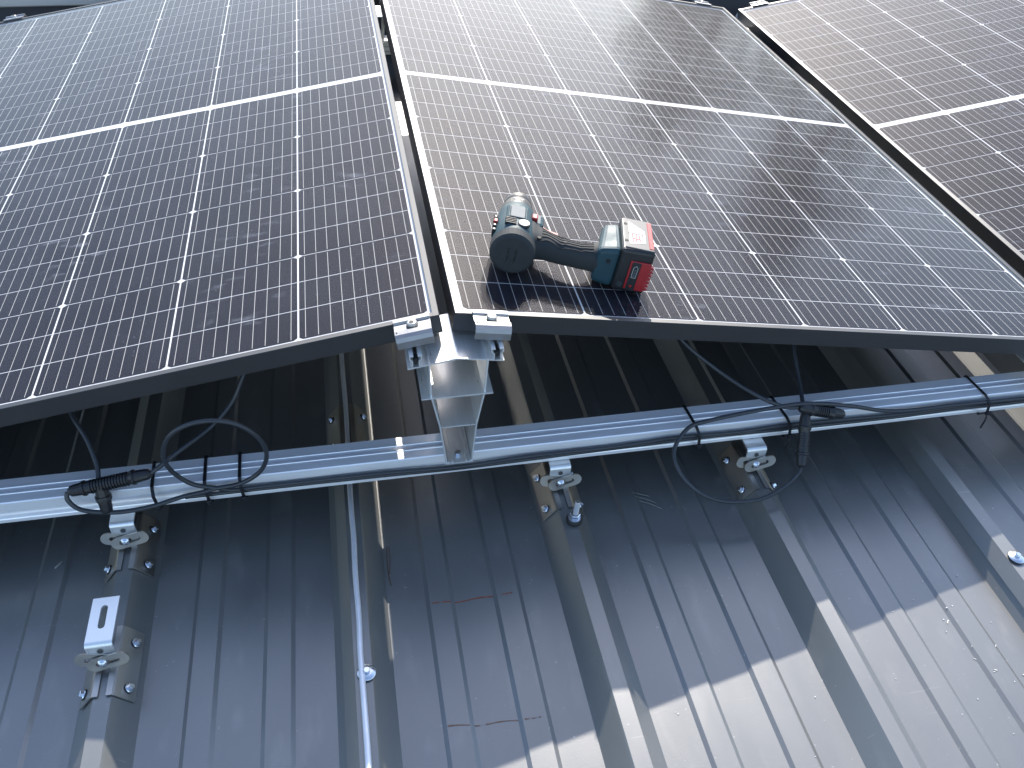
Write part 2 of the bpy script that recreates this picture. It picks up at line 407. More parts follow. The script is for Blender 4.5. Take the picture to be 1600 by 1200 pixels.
# ---------------------------------------------------------------- mounting rails
RY0, RY1, RZ0, RZ1 = -.0310, .0187, -.2880, -.2450
def rail(name, yo, x_a, x_b, label):
    yc = (RY0+RY1)/2
    prof = [(RY0+.002, RZ0), (RY1-.002, RZ0), (RY1, RZ0+.002), (RY1, RZ1-.0015), (RY1-.0015, RZ1),
            (yc+.0078, RZ1), (yc+.0072, RZ1+.0009), (yc+.0048, RZ1+.0009), (yc+.0042, RZ1), (yc+.0042, RZ1-.011), (yc-.0042, RZ1-.011), (yc-.0042, RZ1), (yc-.0048, RZ1+.0009), (yc-.0072, RZ1+.0009), (yc-.0078, RZ1),
            (RY0+.0015, RZ1), (RY0, RZ1-.0015), (RY0, RZ1-.016), (RY0+.0012, RZ1-.0185), (RY0+.0012, RZ1-.0215), (RY0+.006, RZ1-.0235), (RY0+.006, RZ1-.0315),
            (RY0+.0008, RZ1-.0335), (RY0, RZ1-.035), (RY0, RZ0+.002)]
    root = tag(empty(name, loc=(0, yo, 0)), label, 'rail', 'aluminium mounting rails across the ribs')
    MB().prism(prof, 0, x_a, x_b).build('extrusion', M['alu'], root)
    return root
rail('mounting_rail', 0, -1.35, 2.4, 'long silver aluminium rail crossing the roof in front of the panels')
rail('mounting_rail', 1.772, -1.35, 2.4, 'silver aluminium rail under the far ends of the panels')

# ---------------------------------------------------------------- ridge supports (open extruded towers)
def ridge_support(loc, label):
    root = tag(empty('ridge_support', loc=loc), label, 'support', 'ridge supports under the panel peak')
    # local origin: tower base centre on the rail top; x across, y along the ridge
    ya, yb = -.052, .050; th = .0024
    z = lambda wz: wz+.245
    zt, z1, z2 = z(-.040), z(-.1035), z(-.1660)
    L = MB(); L.sheet([(-.0205, .003), (-.0290, z2), (-.0405, z1), (-.0418, zt-.003)], th, 1, ya, yb); L.build('side_wall', M['alu_post'], root)
    Rr = MB(); Rr.sheet([(.0425, zt-.003), (.0385, z1), (.0270, z2), (.0205, .003)], th, 1, ya, yb); Rr.build('side_wall', M['alu_post'], root)
    MB().sheet([(-.0535, z1), (.0490, z1)], th, 1, ya-.003, yb+.001).build('middle_shelf', M['alu_post'], root)
    MB().box(-.0262, .0242, ya+.001, yb-.001, z2-th, z2).build('lower_shelf', M['alu_post'], root)
    mb = MB(); mb.box(-.0208, .0208, ya-.001, yb, .0004, .0030)
    for x in (-.0165, -.0105, .0105, .0165): mb.box(x-.0009, x+.0009, ya-.0005, yb-.001, .0031, .0075)
    mb.build('base_plate', M['alu_post'], root)
    tp = MB(); tp.sheet([(-.0705, zt-.0095), (-.0010, zt+.0012), (.0010, zt+.0012), (.0645, zt-.0090)], th, 1, ya+.002, yb+.004); tp.build('top_plate', M['alu_post'], root)
    bolt = MB(); bolt.lathe([(0, .0055), (.001, .0055)], (0, ya+.016, .0031), (0, 0, 1), 16); hexprism(bolt, Vector((0, ya+.016, .0041)), (0, 0, 1), .0055, .0042); bolt.build('base_bolt', M['zinc'], root)
    for sx, sl in ((-.0585, 1), (.0545, -1)):      # small slotted channels that take the clamp nuts
        c = MB(); zz = zt-.0072; xi, xo = .0052, .0088
        for q in (-1, 1):
            c.sheet([(sx+q*.0030, zz+.0195), (sx+q*xo, zz+.0200), (sx+q*xo, zz+.0140), (sx+q*xi, zz+.0100), (sx+q*xi, zz+.0030), (sx+q*.0078, zz)][::q], .0014, 1, ya+.001, yb)
        c.box(sx-.0078, sx+.0078, ya+.001, yb, zz-.0012, zz+.0003)
        c.lathe([(0, .0042), (.012, .0042)], (sx, ya+.004, zz+.0085), (0, 1, 0), 10, 1)
        c.build('clamp_channel', [M['alu_post'], M['black']], root)
    return root
ridge_support((.0085, 0, RZ1), 'flared silver support tower standing on the rail under the near peak')
ridge_support((.0085, 1.772, RZ1), 'silver support tower under the far end of the panel gap')

def module_clamp(loc, s, flip, label):
    """clamp gripping a short panel edge; s: tilt sign of the panel, flip=-1 for a far edge"""
    u = Vector((ct, 0, s*st)); v = Vector((0, 1, 0)); n = u.cross(v)
    if flip < 0: u, v = -u, -v
    root = empty('module_clamp', Matrix(((u.x, v.x, n.x, loc[0]), (u.y, v.y, n.y, loc[1]), (u.z, v.z, n.z, loc[2]), (0, 0, 0, 1))))
    tag(root, label, 'clamp', 'module clamps on the panel edges')
    hw_ = .0255
    prof = [(.0060, .0014), (.0060, .0034), (.0052, .0042), (-.0018, .0042), (-.0026, .0036), (-.0036, .0012), (-.0190, .0012), (-.0202, .0034), (-.0216, .0042), (-.0285, .0030),
            (-.0335, .0000), (-.0362, -.0055), (-.0366, -.0160), (-.0340, -.0160), (-.0338, -.0060), (-.0316, -.0016), (-.0270, -.0014), (-.0036, -.0014), (-.0014, .0014)]
    MB().prism(prof, 0, -hw_, hw_).build('clamp_body', M['clamp'], root)
    b = MB(); b.lathe([(0, .0070), (.0050, .0070), (.0060, .0062), (.0060, .0036)], (0, -.0113, .0013), (0, 0, 1), 24)
    b.lathe([(0, .0086), (.0009, .0086)], (0, -.0113, .0013), (0, 0, 1), 24, 1)
    b.build('bolt_head', [M['steel'], M['black']], root)
    h = MB(); h.lathe([(0, .0038), (.0002, .0038)], (0, -.0113, .00735), (0, 0, 1), 6, 0, False); h.build('hex_socket', M['black'], b_obj(root))
    g = MB(); g.lathe([(0, .0011), (.0003, .0011)], (-.0225, -.0245, .0038), (0, -.15, 1), 8, 0)
    g.lathe([(0, .0009), (.0003, .0009)], (.0190, .0015, .0042), (0, 0, 1), 8, 0); g.build('punch_mark', M['black'], root)
    MB().lathe([(-.030, .0036), (.001, .0036)], (0, -.0113, 0), (0, 0, 1), 12).build('bolt_shank', M['zinc'], root)
    return root
def b_obj(root): return [c for c in root.children if c.name.startswith('bolt_head')][0]
def on_panel(side, uu, vv):
    m = {'L': left_panel, 'R': right_panel, 'T': third_panel}[side].matrix_world
    return m @ Vector((uu, vv, 0))
bpy.context.view_layer.update()
module_clamp(on_panel('L', 1.0952, 0), 1, 1, 'silver clamp on the near corner of the left panel, at the peak')
module_clamp(on_panel('R', .0500, 0), -1, 1, 'warm silver clamp on the near corner of the panel carrying the drill')
module_clamp(on_panel('L', .130, PH), 1, -1, 'small bright clamp on the far edge of the left panel')
module_clamp(on_panel('R', 1.060, PH), -1, -1, 'small clamp on the far edge of the middle panel near the valley')
module_clamp(on_panel('T', .075, PH), 1, -1, 'small clamp on the far edge of the upper right panel')
def valley_support(loc, label):
    root = tag(empty('valley_support', loc=loc), label, 'support', 'low supports under the panel valleys')
    MB().sheet([(-.075, .0305), (-.055, .0335), (-.040, .003), (.040, .003), (.055, .0335), (.075, .0305)][::-1], .0026, 1, -.045, .045).build('bent_plate', M['alu_post'], root)
    b = MB(); hexprism(b, Vector((0, 0, .0035)), (0, 0, 1), .0065, .006); b.build('bolt_head', M['zinc'], root)
    return root
valley_support((1.0850, 0, RZ1), 'low silver support at the right end of the rail near the picture edge')
valley_support((1.1570, 1.772, RZ1), 'low silver support under the far end of the dark valley gap')
valley_support((-1.0, 1.772, RZ1), 'low support under the far edge of the left panel')
# ---------------------------------------------------------------- rib brackets
def make_bracket():
    root = empty('roof_bracket')      # origin: rib crown centre, z=0 on the crown
    sx, sz = .0262, .0325             # run and drop of the rib side
    L_ = .052
    for q in (-1, 1):
        k = .0245/ sz
        pts = [(q*.0050, .0010), (q*.0118, .0010), (q*.0140, -.0008), (q*(.0140+sx*k*.98), -.0255)]
        pl = MB(); pl.sheet(pts if q < 0 else pts, .0018 if q < 0 else -.0018, 1, -L_, L_)
        plate = pl.build('saddle_plate', M['steel'], root)
        a = R(12)*q
        vs, fs = slotted(stadium(0, 0, .0170, .0105, 8, a), stadium(0, 0, .0115, .0040, 6, a), .0026)
        yy = -.0080 if q < 0 else -.0122
        ca_, sa_ = math.cos(R(12)), math.sin(R(12))
        wing = MB(); wing.add([(x+q*.0070, yy-z_*ca_+y*sa_, .0195+y*ca_+z_*sa_) for x, y, z_ in vs], fs)
        # neck joining the wing to the flange
        wing.box(min(q*.0052, q*.0135), max(q*.0052, q*.0135), yy-.0021, yy-.0001, .0011, .0130)
        wing.build('slotted_wing', M['steel'], plate)
        nrm = Vector((q*sz, 0, sx)).normalized()
        for ys in (-.036, .032):
            o = Vector((q*(.0140+sx*.46), ys, -.0008-sz*.46))+nrm*.0019
            sc = MB(); sc.lathe([(0, .0070), (.0012, .0072), (.0018, .0064)], o, nrm, 18, 1)
            sc.lathe([(.0018, .0068), (.0030, .0060)], o, nrm, 18); hexprism(sc, o+nrm*.0030, nrm, .0042, .0045)
            sc.build('screw', [M['zinc'], M['rubber']], root)
    # angle foot: vertical leg behind the wings, flat slotted arm pointing up the roof
    w2 = .0170
    f = MB(); r0 = .0065; pts = [(-.0060, .0225), (-.0060, .0480-r0)]
    for k in range(1, 7):
        a = math.pi-math.pi/2*k/6; pts.append((-.0060+r0+r0*math.cos(a), .0480-r0+r0*math.sin(a)))
    f.sheet(pts, .0030, 0, -w2, w2)
    vs, fs = slotted([(-w2, 0), (w2, 0), (w2, .0680), (-w2, .0680)], stadium(0, .0370, .0140, .0045, 6, 0, False), .0030)
    f.add([(x, pts[-1][0]+y, .0480-.0030+z_) for x, y, z_ in vs], fs)
    f.build('angle_foot', M['alu_post'], root)
    b = MB(); b.lathe([(0, .0062), (.0010, .0062), (.0012, .0056), (.0030, .0045), (.0040, .0022)], (0, -.0146, .0196), (0, -.97, .2), 20); b.build('carriage_bolt', M['zinc'], root)
    h = MB(); hexprism(h, Vector((.0, -.0062, .0350)), (0, -1, 0), .0040, .0018); h.build('bolt_stub', M['chuck_dark'], root)
    return root
proto = make_bracket()
BR = [(RC-2*PITCH, -.0510, 'steel rib bracket under the rail at far left, beside the left cable connector', 0),
      (RC-2*PITCH-.0004, -.2530, 'unused steel rib bracket with bare slotted foot, nearest at lower left', 0),
      (RC, -.0380, 'steel rib bracket under the rail beside the upright threaded bolt', 0),
      (RC+PITCH, -.0480, 'steel rib bracket under the rail inside the right cable loop', 0),
      (RC-PITCH, .1500, 'rib bracket in deep shade behind the rail, straddling the bare wire', 0)]
for i, (x, y, lab, rz) in enumerate(BR):
    o = proto if i == 0 else copy_tree(proto)
    if i == 4:
        for ch in list(o.children):
            if ch.name.startswith('saddle_plate'):
                for w_ in list(ch.children): bpy.data.objects.remove(w_, do_unlink=True)
            if ch.name.startswith(('angle_foot', 'bolt_stub', 'carriage_bolt')): bpy.data.objects.remove(ch, do_unlink=True)
    o.location = (x, y, ZT+.0006+(.0042 if i == 4 else 0)); tag(o, lab, 'bracket', 'steel brackets straddling the roof ribs')

# ---------------------------------------------------------------- hanger bolt
hb = tag(empty('hanger_bolt', loc=(RC+.008, -.116, ZT)), 'short upright threaded bolt with nut and rubber seal on the rib', 'bolt')
MB().lathe([(0, .0125), (.006, .0130), (.0085, .0105)], (0, 0, 0), (0, 0, 1), 24).build('rubber_seal', M['rubber'], hb)
MB().lathe([(0, .0108), (.0018, .0108)], (0, 0, .0085), (0, 0, 1), 24).build('washer', M['zinc'], hb)
nb = MB(); hexprism(nb, Vector((0, 0, .0104)), (.03, 0, 1), .0088, .0075); nb.build('nut', M['zinc'], hb)
prof = [(.012, .0046)]
for k in range(26): prof += [(.0125+k*.0012, .0049), (.0131+k*.0012, .0043)]
prof += [(.0440, .0047), (.0450, .0040)]
MB().lathe(prof, (0, 0, 0), (.05, .02, 1), 16, 0, False).build('threaded_rod', M['steel'], hb)

# ---------------------------------------------------------------- bare wire along the lap rib
wx = RC-PITCH
pts = [(wx+random.uniform(-.0012, .0012)-.0015, y, ZT+.0054) for y in [-2.4, -1.6, -.9, -.6, -.45, -.373, -.30, -.24, -.17, -.10, -.047, .036, .11, .19, .335, .6, .9, 1.2, 1.6, 2.1]]
tag(MB().tube(pts, .0043, 12, 0, 5).build('earthing_wire', M['wire']), 'bare silver wire lying along the crown of a roof rib', 'wire')

# ---------------------------------------------------------------- cables
CR = .0034
def cable(name, label, paths, group='black solar cables on the rail', r=CR):
    root = tag(empty(name, loc=(0, 0, 0)), label, 'cable', group)
    for p in paths:
        p = [tuple(c+random.uniform(-.0014, .0014)*(1 if k_ != 1 else .3) for k_, c in enumerate(q_)) if 0 < i_ < len(p)-1 else q_ for i_, q_ in enumerate(p)]
        MB().tube(p, r, 10, 0, 6).build('cable_run', M['cable'], root)
    return root
def connector(parent, a, b, name='plug_connector'):
    a, b = Vector(a), Vector(b); L = (b-a).length; ax = (b-a).normalized()
    prof = [(0, .0042), (.004, .0066), (.008, .0070), (.020, .0078), (.021, .0092), (.024, .0094), (.025, .0078), (.032, .0078)]
    n = int((L-.064)/.0042)
    for k in range(n): t = .032+k*.0042; prof += [(t, .0084), (t+.0020, .0086), (t+.0022, .0072), (t+.0040, .0072)]
    prof += [(L-.030, .0080), (L-.026, .0092), (L-.024, .0092), (L-.023, .0076), (L-.010, .0070), (L-.004, .0062), (L, .0042)]
    prof = [(t_, r_*(1.22 if r_ > .005 else 1)) for t_, r_ in prof]
    mb = MB(); mb.lathe(prof, a, ax, 14, 0, False); return mb.build(name, M['plastic'], parent)
z_b = -.2585
circle = [(-.340+.0690*math.cos(t), -.0455-.004*math.sin(t*1.0), -.1800+.0715*math.sin(t)) for t in [math.radians(-100+30*k) for k in range(0, 13)]]
c1 = cable('solar_cable', 'black cable with an upright round loop tied to the left of the rail', [
    [(-.5520, -.0385, -.2290), (-.5545, -.0440, -.2400), (-.5400, -.0500, -.2530), (-.5100, -.0560, -.2595), (-.4780, -.0580, -.2610), (-.4400, -.0545, -.2585), (-.4000, -.0480, -.2550), (-.3690, -.0440, -.2535), (-.352, -.043, -.2510)]
    + circle[1:] + [(-.330, -.0385, -0.2605), (-.300, -.0370, -0.2625), (-.24, -.0365, -0.2635), (-.1059, -.0368, -0.2655), (.0126, -.0368, -0.2685), (.1241, -.0368, -0.2640), (.2597, -.037, -0.2620), (.3661, -.037, -0.2575), (.4655, -.037, -0.2595), (.5659, -.037, -0.2575), (.7536, -.037, -0.2620), (.8715, -.037, -0.2575), (.9949, -.037, -0.2575), (1.4, -.037, -0.2595), (2.2, -.037, -0.2615)]])
connector(c1, (-.5500, -.0390, -.2275), (-.4330, -.0395, -.2080))
c2 = cable('solar_cable', 'black lead dropping from the left panel into the dark by the loop', [
    [(-.270, .110, -.080), (-.2968, .060, -.1258), (-.3154, .045, -.1583), (-.3502, .020, -.1822), (-.395, -.020, -.190), (-.418, -.034, -.2010), (-.4340, -.0390, -.2080)]])
c3 = cable('solar_cable', 'black lead hanging from the left panel to the stubby plug at far left', [
    [(-.565, .110, -.128), (-.5418, .050, -.1574), (-.5237, .020, -.1828), (-.5130, -.010, -.2060), (-.5080, -.032, -.2180)]])
connector(c3, (-.5055, -.0385, -.2160), (-.5040, -.0555, -.2650), 'stub_plug')
c4 = cable('solar_cable', 'black cable with the large hanging loop on the right of the rail', [
    [(2.2, -.0400, -.2560), (1.4, -.0400, -.2550), (.9948, -.0400, -.2530), (.8693, -.0405, -.2515), (.750, -.0410, -.2480), (.6600, -.0420, -.2260), (.6000, -.0440, -.2090), (.5529, -.0440, -.2050), (.4661, -.0430, -.2120), (.4150, -.0420, -.2230), (.3834, -.0410, -.2320), (.3640, -.0520, -.2430), (.3520, -.0660, -.2560), (.3500, -.0840, -.2690), (.3590, -.1030, -.2850), (.3787, -.1198, -.2991), (.4084, -.1317, -.3093), (.4394, -.1383, -.3150), (.4830, -.1383, -.3150), (.5238, -.1280, -.3061), (.5490, -.1145, -.2946), (.5581, -.1065, -.2875)]])
connector(c4, (.5581, -.1065, -.2875), (.5770, -.0455, -.2230))
c5 = cable('solar_cable', 'black lead crossing the shade from the middle panel to the right plugs', [
    [(.350, .110, -.095), (.3926, .060, -.1410), (.4517, .020, -.1826), (.4998, -.030, -.1960), (.5400, -.0430, -.2080), (.5600, -.0450, -.2110)]])
connector(c5, (.5620, -.0460, -.2110), (.6480, -.0470, -.2370), 'stub_plug')
c6 = cable('solar_cable', 'thin black lead dropping straight onto the right plug pair', [
    [(.600, .110, -.140), (.5918, .060, -.1773), (.5895, .020, -.2069), (.5830, -.020, -.2200), (.5780, -.0400, -.2230)]])
c7 = cable('solar_cable', 'black cable running low along the front groove of the rail', [
    [(-.40, -.0345, -0.2705), (-.24, -.0345, -0.2715), (-.1059, -.0345, -0.2720), (.0126, -.0345, -0.2735), (.1241, -.0345, -0.2710), (.2597, -.0345, -0.2685), (.42, -.0345, -0.2665), (.5659, -.0345, -0.2705), (.7536, -.0345, -0.2705), (.8715, -.0345, -0.2655), (.9949, -.0345, -0.2655), (1.4, -.0345, -0.2665), (2.2, -.0345, -0.2665)]])
# cable ties
def tie(x, skew, tail, label):
    root = tag(empty('cable_tie', loc=(x, 0, 0)), label, 'cable tie', 'black cable ties round the rail')
    y0_, y1_, z0_, z1_ = RY0-.0135, RY1+.0012, RZ0-.0012, RZ1+.0012
    loop = [(0, y1_, z1_), (skew*.4, RY0-.001, z1_), (skew*.7, y0_, z1_-.008), (skew, y0_, z0_+.016), (skew, RY0-.0015, z0_), (skew*.6, y1_, z0_)]
    mb = MB(); hw_ = .0024; t = .0012; n = len(loop); vs = []
    for i, (a, y, z) in enumerate(loop):
        c = Vector(((y0_+y1_)/2, (z0_+z1_)/2)); d = (Vector((y, z))-c).normalized()*t
        for dx in (-hw_, hw_):
            vs += [(a+dx, y, z), (a+dx, y+d.x, z+d.y)]
    fs = []
    for i in range(n):
        j = (i+1) % n; A, B = i*4, j*4
        fs += [(A, A+2, B+2, B), (A+1, B+1, B+3, A+3), (A, B, B+1, A+1), (A+2, A+3, B+3, B+2)]
    mb.add(vs, fs); mb.build('strap', M['tie'], root)
    MB().add(*rbox(skew-.0036, skew+.0036, y0_-.0052, y0_+.0002, z0_+.012, z0_+.019, .0008, 1)).build('lock_head', M['tie'], root)
    if tail:
        MB().tube([(skew, y0_-.003, z0_+.012), (skew-.001, y0_-.006, z0_+.003), (skew-.002, y0_-.006, z0_-tail)], .0016, 6, 0, 3).build('tail', M['tie'], root)
    return root
for x, sk, tl, lb in [(-.4440, .006, 0, 'black cable tie on the rail just right of the left connector'), (-.3693, .004, 0, 'left of two black ties under the upright cable loop'), (-.3194, .004, 0, 'right of two black ties under the upright cable loop'),
                      (.3949, .008, 0, 'black cable tie where the hanging loop leaves the rail'), (.5500, .012, .010, 'black cable tie beside the right plug pair'), (.9176, .012, .016, 'black cable tie with dangling tail near the right picture edge')]:
    tie(x, sk, tl, lb)

# ---------------------------------------------------------------- cordless drill lying on the middle panel
pm = right_panel.matrix_world
fa = R(14.5); D = Vector((math.cos(fa), -math.sin(fa), 0)); F = Vector((math.sin(fa), math.cos(fa), 0))
loc = Matrix(((D.x, F.x, 0, .0940), (D.y, F.y, 0, .1020), (0, 0, 1, .0012), (0, 0, 0, 1)))
drill = tag(empty('cordless_drill', pm @ loc), 'petrol blue cordless drill with red trim lying on its side on the panel', 'drill')
ZB = .0355
# rear cap
MB().lathe([(0, .0285), (.0008, .0298), (.0022, .0318), (.0040, .0330), (.0048, .0338), (.021, .0343)], (0, 0, ZB), (0, 1, 0), 40, 0, False).build('rear_cap', M['grip'], drill)
vn = MB()
for k, x in enumerate((-.0060, .0050)):
    for q in (0, 1): vn.box(x-.0010, x+.0010, -.0007, .0010, ZB-.010+q*.0115, ZB-.001+q*.0115)
vn.build('vent_slot', M['groove'], drill)
hs = MB().lathe([(.0212, .0335), (.0225, .0340), (.060, .0335), (.085, .0318), (.104, .0300), (.116, .0285), (.1175, .0265)], (0, 0, ZB), (0, 1, 0), 40).build('motor_housing', M['blue'], drill)
# side pod that carries the nameplate
MB().add(*rbox(-.0215, .0175, .0290, .1020, ZB+.0100, ZB+.0352, .0055, 3, lambda v: Vector((v.x*(.80 if v.z > ZB+.02 else 1), v.y, v.z-(.004 if v.y > .09 and v.z > ZB+.02 else 0))))).build('side_pod', M['blue'], hs)
MB().add(*rbox(-.0125, .0105, .0520, .0900, ZB+.0325, ZB+.0362, .0012, 2, lambda v: Vector((v.x, v.y, v.z-(.0030 if v.y > .08 else 0))))).build('nameplate', M['greyplate'], hs)
fr = MB()
for a, b, c, d in ((-.0150, -.0130, .0495, .0920), (.0110, .0130, .0495, .0920)):
    fr.add(*rbox(a, b, c, d, ZB+.0310, ZB+.0366, .0007, 1, lambda v: Vector((v.x, v.y, v.z-(.0030 if v.y > .08 else 0)))))
fr.build('plate_rim', M['blue'], hs)
for k in range(4):
    MB().add(*rbox(-.0190, -.0020, .0310+k*.0048, .0334+k*.0048, ZB+.0310, ZB+.0362, .0008, 1)).build('vent_rib', M['black'], hs)
for k in range(4):
    MB().add(*rbox(-.0352, -.0300, .0330+k*.0130, .0400+k*.0130, ZB+.004, ZB+.018, .0012, 1)).build('vent_rib', M['black'], hs)
MB().add(*rbox(-.0350, -.0290, .0560, .0660, ZB+.0080, ZB+.0200, .0012, 1)).build('mode_slider', M['red'], hs)
bc = MB(); bc.lathe([(0, .0095), (.0035, .0095), (.0042, .0085)], (.0095, .0380, ZB+.0322), (0, -.12, 1), 24); cap = bc.build('brush_cap', M['black'], hs)
bd = MB(); bd.lathe([(0, .0078), (.0006, .0076)], (.0095, .0380-.0005, ZB+.0364), (0, -.12, 1), 24); bd.build('cap_disc', M['white'], cap)
MB().add(*rbox(.0089, .0101, .0345, .0400, ZB+.0368, ZB+.0374, .0002, 1)).build('cap_slot', M['black'], cap)
# gearbox ring, torque collar and chuck
MB().lathe([(.1175, .0262), (.1190, .0268), (.1300, .0262), (.1315, .0248)], (0, 0, ZB), (0, 1, 0), 36).build('torque_collar', M['chuck_dark'], drill)
tk = MB()
for k in range(18):
    a = 2*math.pi*k/18; d_ = Vector((math.cos(a), 0, math.sin(a)))
    tk.lathe([(.1205, .0018), (.1290, .0018)], Vector((0, 0, ZB))+d_*.0248, (0, 1, 0), 6)
tk.build('collar_ridge', M['black'], drill)
for k in (1, 3): MB().add(*rbox(-.004+k*.006-.012, k*.006-.012+.001, .1315, .1345, ZB+.0235, ZB+.0249, .0005, 1)).build('torque_mark', M['white'], drill)
ck = MB().lathe([(.1315, .0236), (.1330, .0240), (.1440, .0236), (.1445, .0228), (.1455, .0228), (.1460, .0234), (.1600, .0222), (.1680, .0190), (.1740, .0150), (.1765, .0125), (.1770, .0070), (.1720, .0060)], (0, 0, ZB), (0, 1, 0), 36).build('chuck', M['chuck'], drill)
for k in range(3):
    a = 2*math.pi*k/3+.5; MB().lathe([(.170, .0018), (.1790, .0014)], (.0045*math.cos(a), 0, ZB+.0045*math.sin(a)), (0, 1, 0), 6).build('jaw', M['steel'], ck)
# handle: swept oval
def sweep(secs, seg=24, pw=2.4):
    vs = []; fs = []
    for x, y, z, ry, rz in secs:
        for k in range(seg):
            a = 2*math.pi*k/seg; c, s_ = math.cos(a), math.sin(a)
            vs.append((x, y+ry*math.copysign(abs(c)**(2/pw), c), z+rz*math.copysign(abs(s_)**(2/pw), s_)))
    n = len(secs)
    fs = [(i*seg+k, i*seg+(k+1) % seg, (i+1)*seg+(k+1) % seg, (i+1)*seg+k) for i in range(n-1) for k in range(seg)]
    return vs, fs+[tuple(range(seg-1, -1, -1)), tuple(range((n-1)*seg, n*seg))]
HS = [(.0050, .0560, ZB, .0460, .0245), (.0240, .0560, ZB, .0440, .0240), (.0330, .0520, ZB, .0330, .0222), (.0450, .0490, ZB, .0255, .0205), (.0600, .0440, ZB, .0215, .0195), (.0800, .0400, ZB, .0195, .0188), (.1000, .0385, ZB, .0188, .0188), (.1150, .0400, ZB, .0200, .0195), (.1260, .0440, ZB, .0240, .0215), (.1360, .0500, ZB, .0300, .0240)]
def dense(secs, m=4):
    out = []
    for i in range(len(secs)-1):
        p0 = secs[max(0, i-1)]; p1 = secs[i]; p2 = secs[i+1]; p3 = secs[min(len(secs)-1, i+2)]
        for k in range(m):
            t = k/m; out.append(tuple(.5*((2*b)+(c-a)*t+(2*a-5*b+4*c-d)*t*t+(3*b-a-3*c+d)*t**3) for a, b, c, d in zip(p0, p1, p2, p3)))
    return out+[secs[-1]]
HD = dense(HS)
hm = MB(); vs, fs = sweep(HD); hm.add(vs, fs, 0, True); handle = hm.build('handle', M['grip'], drill)
def hat(x):
    for a, b in zip(HD, HD[1:]):
        if a[0] <= x <= b[0]:
            t = (x-a[0])/(b[0]-a[0]); return [p+(q-p)*t for p, q in zip(a, b)]
    return HD[-1]
for k, off in enumerate((-.72, -.46, -.20, .08, .36, .62)):
    p = []
    for j in range(14):
        x = .0400+.0800*j/13; s_ = hat(x)
        wob = .12*math.sin(j*.9)*(1 if j < 6 else .2)
        o = max(-.95, min(.95, off+wob+(.10 if j > 10 else 0)))
        zz = (1-abs(o)**2.4)**(1/2.4); p.append((x, s_[1]+o*s_[3], s_[2]+zz*s_[4]+.0001))
    MB().tube(p, .00075, 6, 0, 3).build('grip_groove', M['groove'], handle)
for x, y, z_ in ((.0360, .0400, .0208), (.0760, .0400, .0186)):
    s_ = hat(x); MB().lathe([(-.002, .0034), (.0006, .0034), (.0008, .0026)], (x, s_[1]-.004 if x > .05 else .030, s_[2]+s_[4]-.0006), (0, -.1, 1), 14).build('screw_recess', M['groove'], handle)
# rubber patch between cap and handle, trigger and reversing switch
MB().add(*rbox(.0080, .0400, .0180, .0760, ZB-.0215, ZB+.0225, .009, 3, lambda v: Vector((v.x, v.y+(.010 if v.x > .03 and v.y < .04 else 0), v.z-(.004 if v.x > .03 and v.z > ZB else 0))))).build('grip_shoulder', M['grip'], handle)
MB().add(*rbox(.0220, .0310, .0780, .0930, ZB+.0155, ZB+.0262, .0018, 2)).build('reversing_switch', M['red'], drill)
MB().add(*rbox(.0180, .0420, .0700, .1040, ZB-.0160, ZB+.0200, .006, 2)).build('trigger_housing', M['blue'], drill)
tg = [(.0420, .0920), (.0440, .0860), (.0480, .0815), (.0560, .0790), (.0660, .0760), (.0660, .0560), (.0400, .0600)]
MB().prism(tg, 2, ZB-.009, ZB+.009).build('trigger', M['red'], drill)
# foot and battery
MB().add(*rbox(.1240, .1600, .0195, .1030, .0010, .0710, .0085, 3, lambda v: Vector((v.x+(.010 if v.x < .13 and v.y > .05 else 0), v.y, v.z if v.x > .13 else (.006 if v.z < .02 else .064))))).build('battery_foot', M['blue'], drill)
bat = MB().add(*rbox(.1590, .2110, .0170, .1180, .0004, .0745, .0060, 3, lambda v: Vector((v.x-(.005 if v.y > .08 and v.z > .05 and v.x > .2 else 0), v.y+(.003*(v.x > .2)), v.z)))).build('battery', M['black'], drill)
MB().add(*rbox(.1630, .2080, .0230, .1130, .0730, .0757, .0010, 2)).build('battery_top', M['greyband'], bat)
MB().add(*rbox(.2000, .2075, .0270, .1090, .0745, .0765, .0008, 1)).build('red_edge', M['red'], bat)
lab = MB(); lab.add([(.1700, .0330, .0760), (.1955, .0420, .0760), (.1955, .0790, .0760), (.1700, .1040, .0760)], [(0, 1, 2, 3)])
lab.add([(.1700, .0330, .0757), (.1955, .0420, .0757), (.1955, .0790, .0757), (.1700, .1040, .0757)], [(3, 2, 1, 0)]); lb = lab.build('label', M['white'], bat)
st_ = MB()
for (xa, xb, ya, yb) in ((.1745, .1762, .040, .064), (.1800, .1817, .041, .052), (.1800, .1817, .055, .066), (.1855, .1872, .044, .062), (.1762, .1855, .0500, .0518)): st_.box(xa, xb, ya, yb, .0761, .0763)
st_.build('label_stroke', M['red'], lb)
st2 = MB(); st2.box(.1690, .1925, .0655, .0672, .0761, .0763); st2.box(.1905, .1918, .0440, .0650, .0761, .0763); st2.build('label_line', M['greyband'], lb)
rp = MB().add(*rbox(.1770, .2085, .0156, .0200, .0080, .0570, .0010, 2)).build('red_panel', M['red'], bat)
for k in range(7):
    MB().add(*rbox(.2040, .2135, .0150, .0240, .0110+k*.0062, .0148+k*.0062, .0012, 1)).build('red_rib', M['red'], bat)
gp = MB().add(*rbox(.1800, .1935, .0146, .0180, .0070, .0560, .0008, 1)).build('gauge_panel', M['black'], bat)
ga = MB()
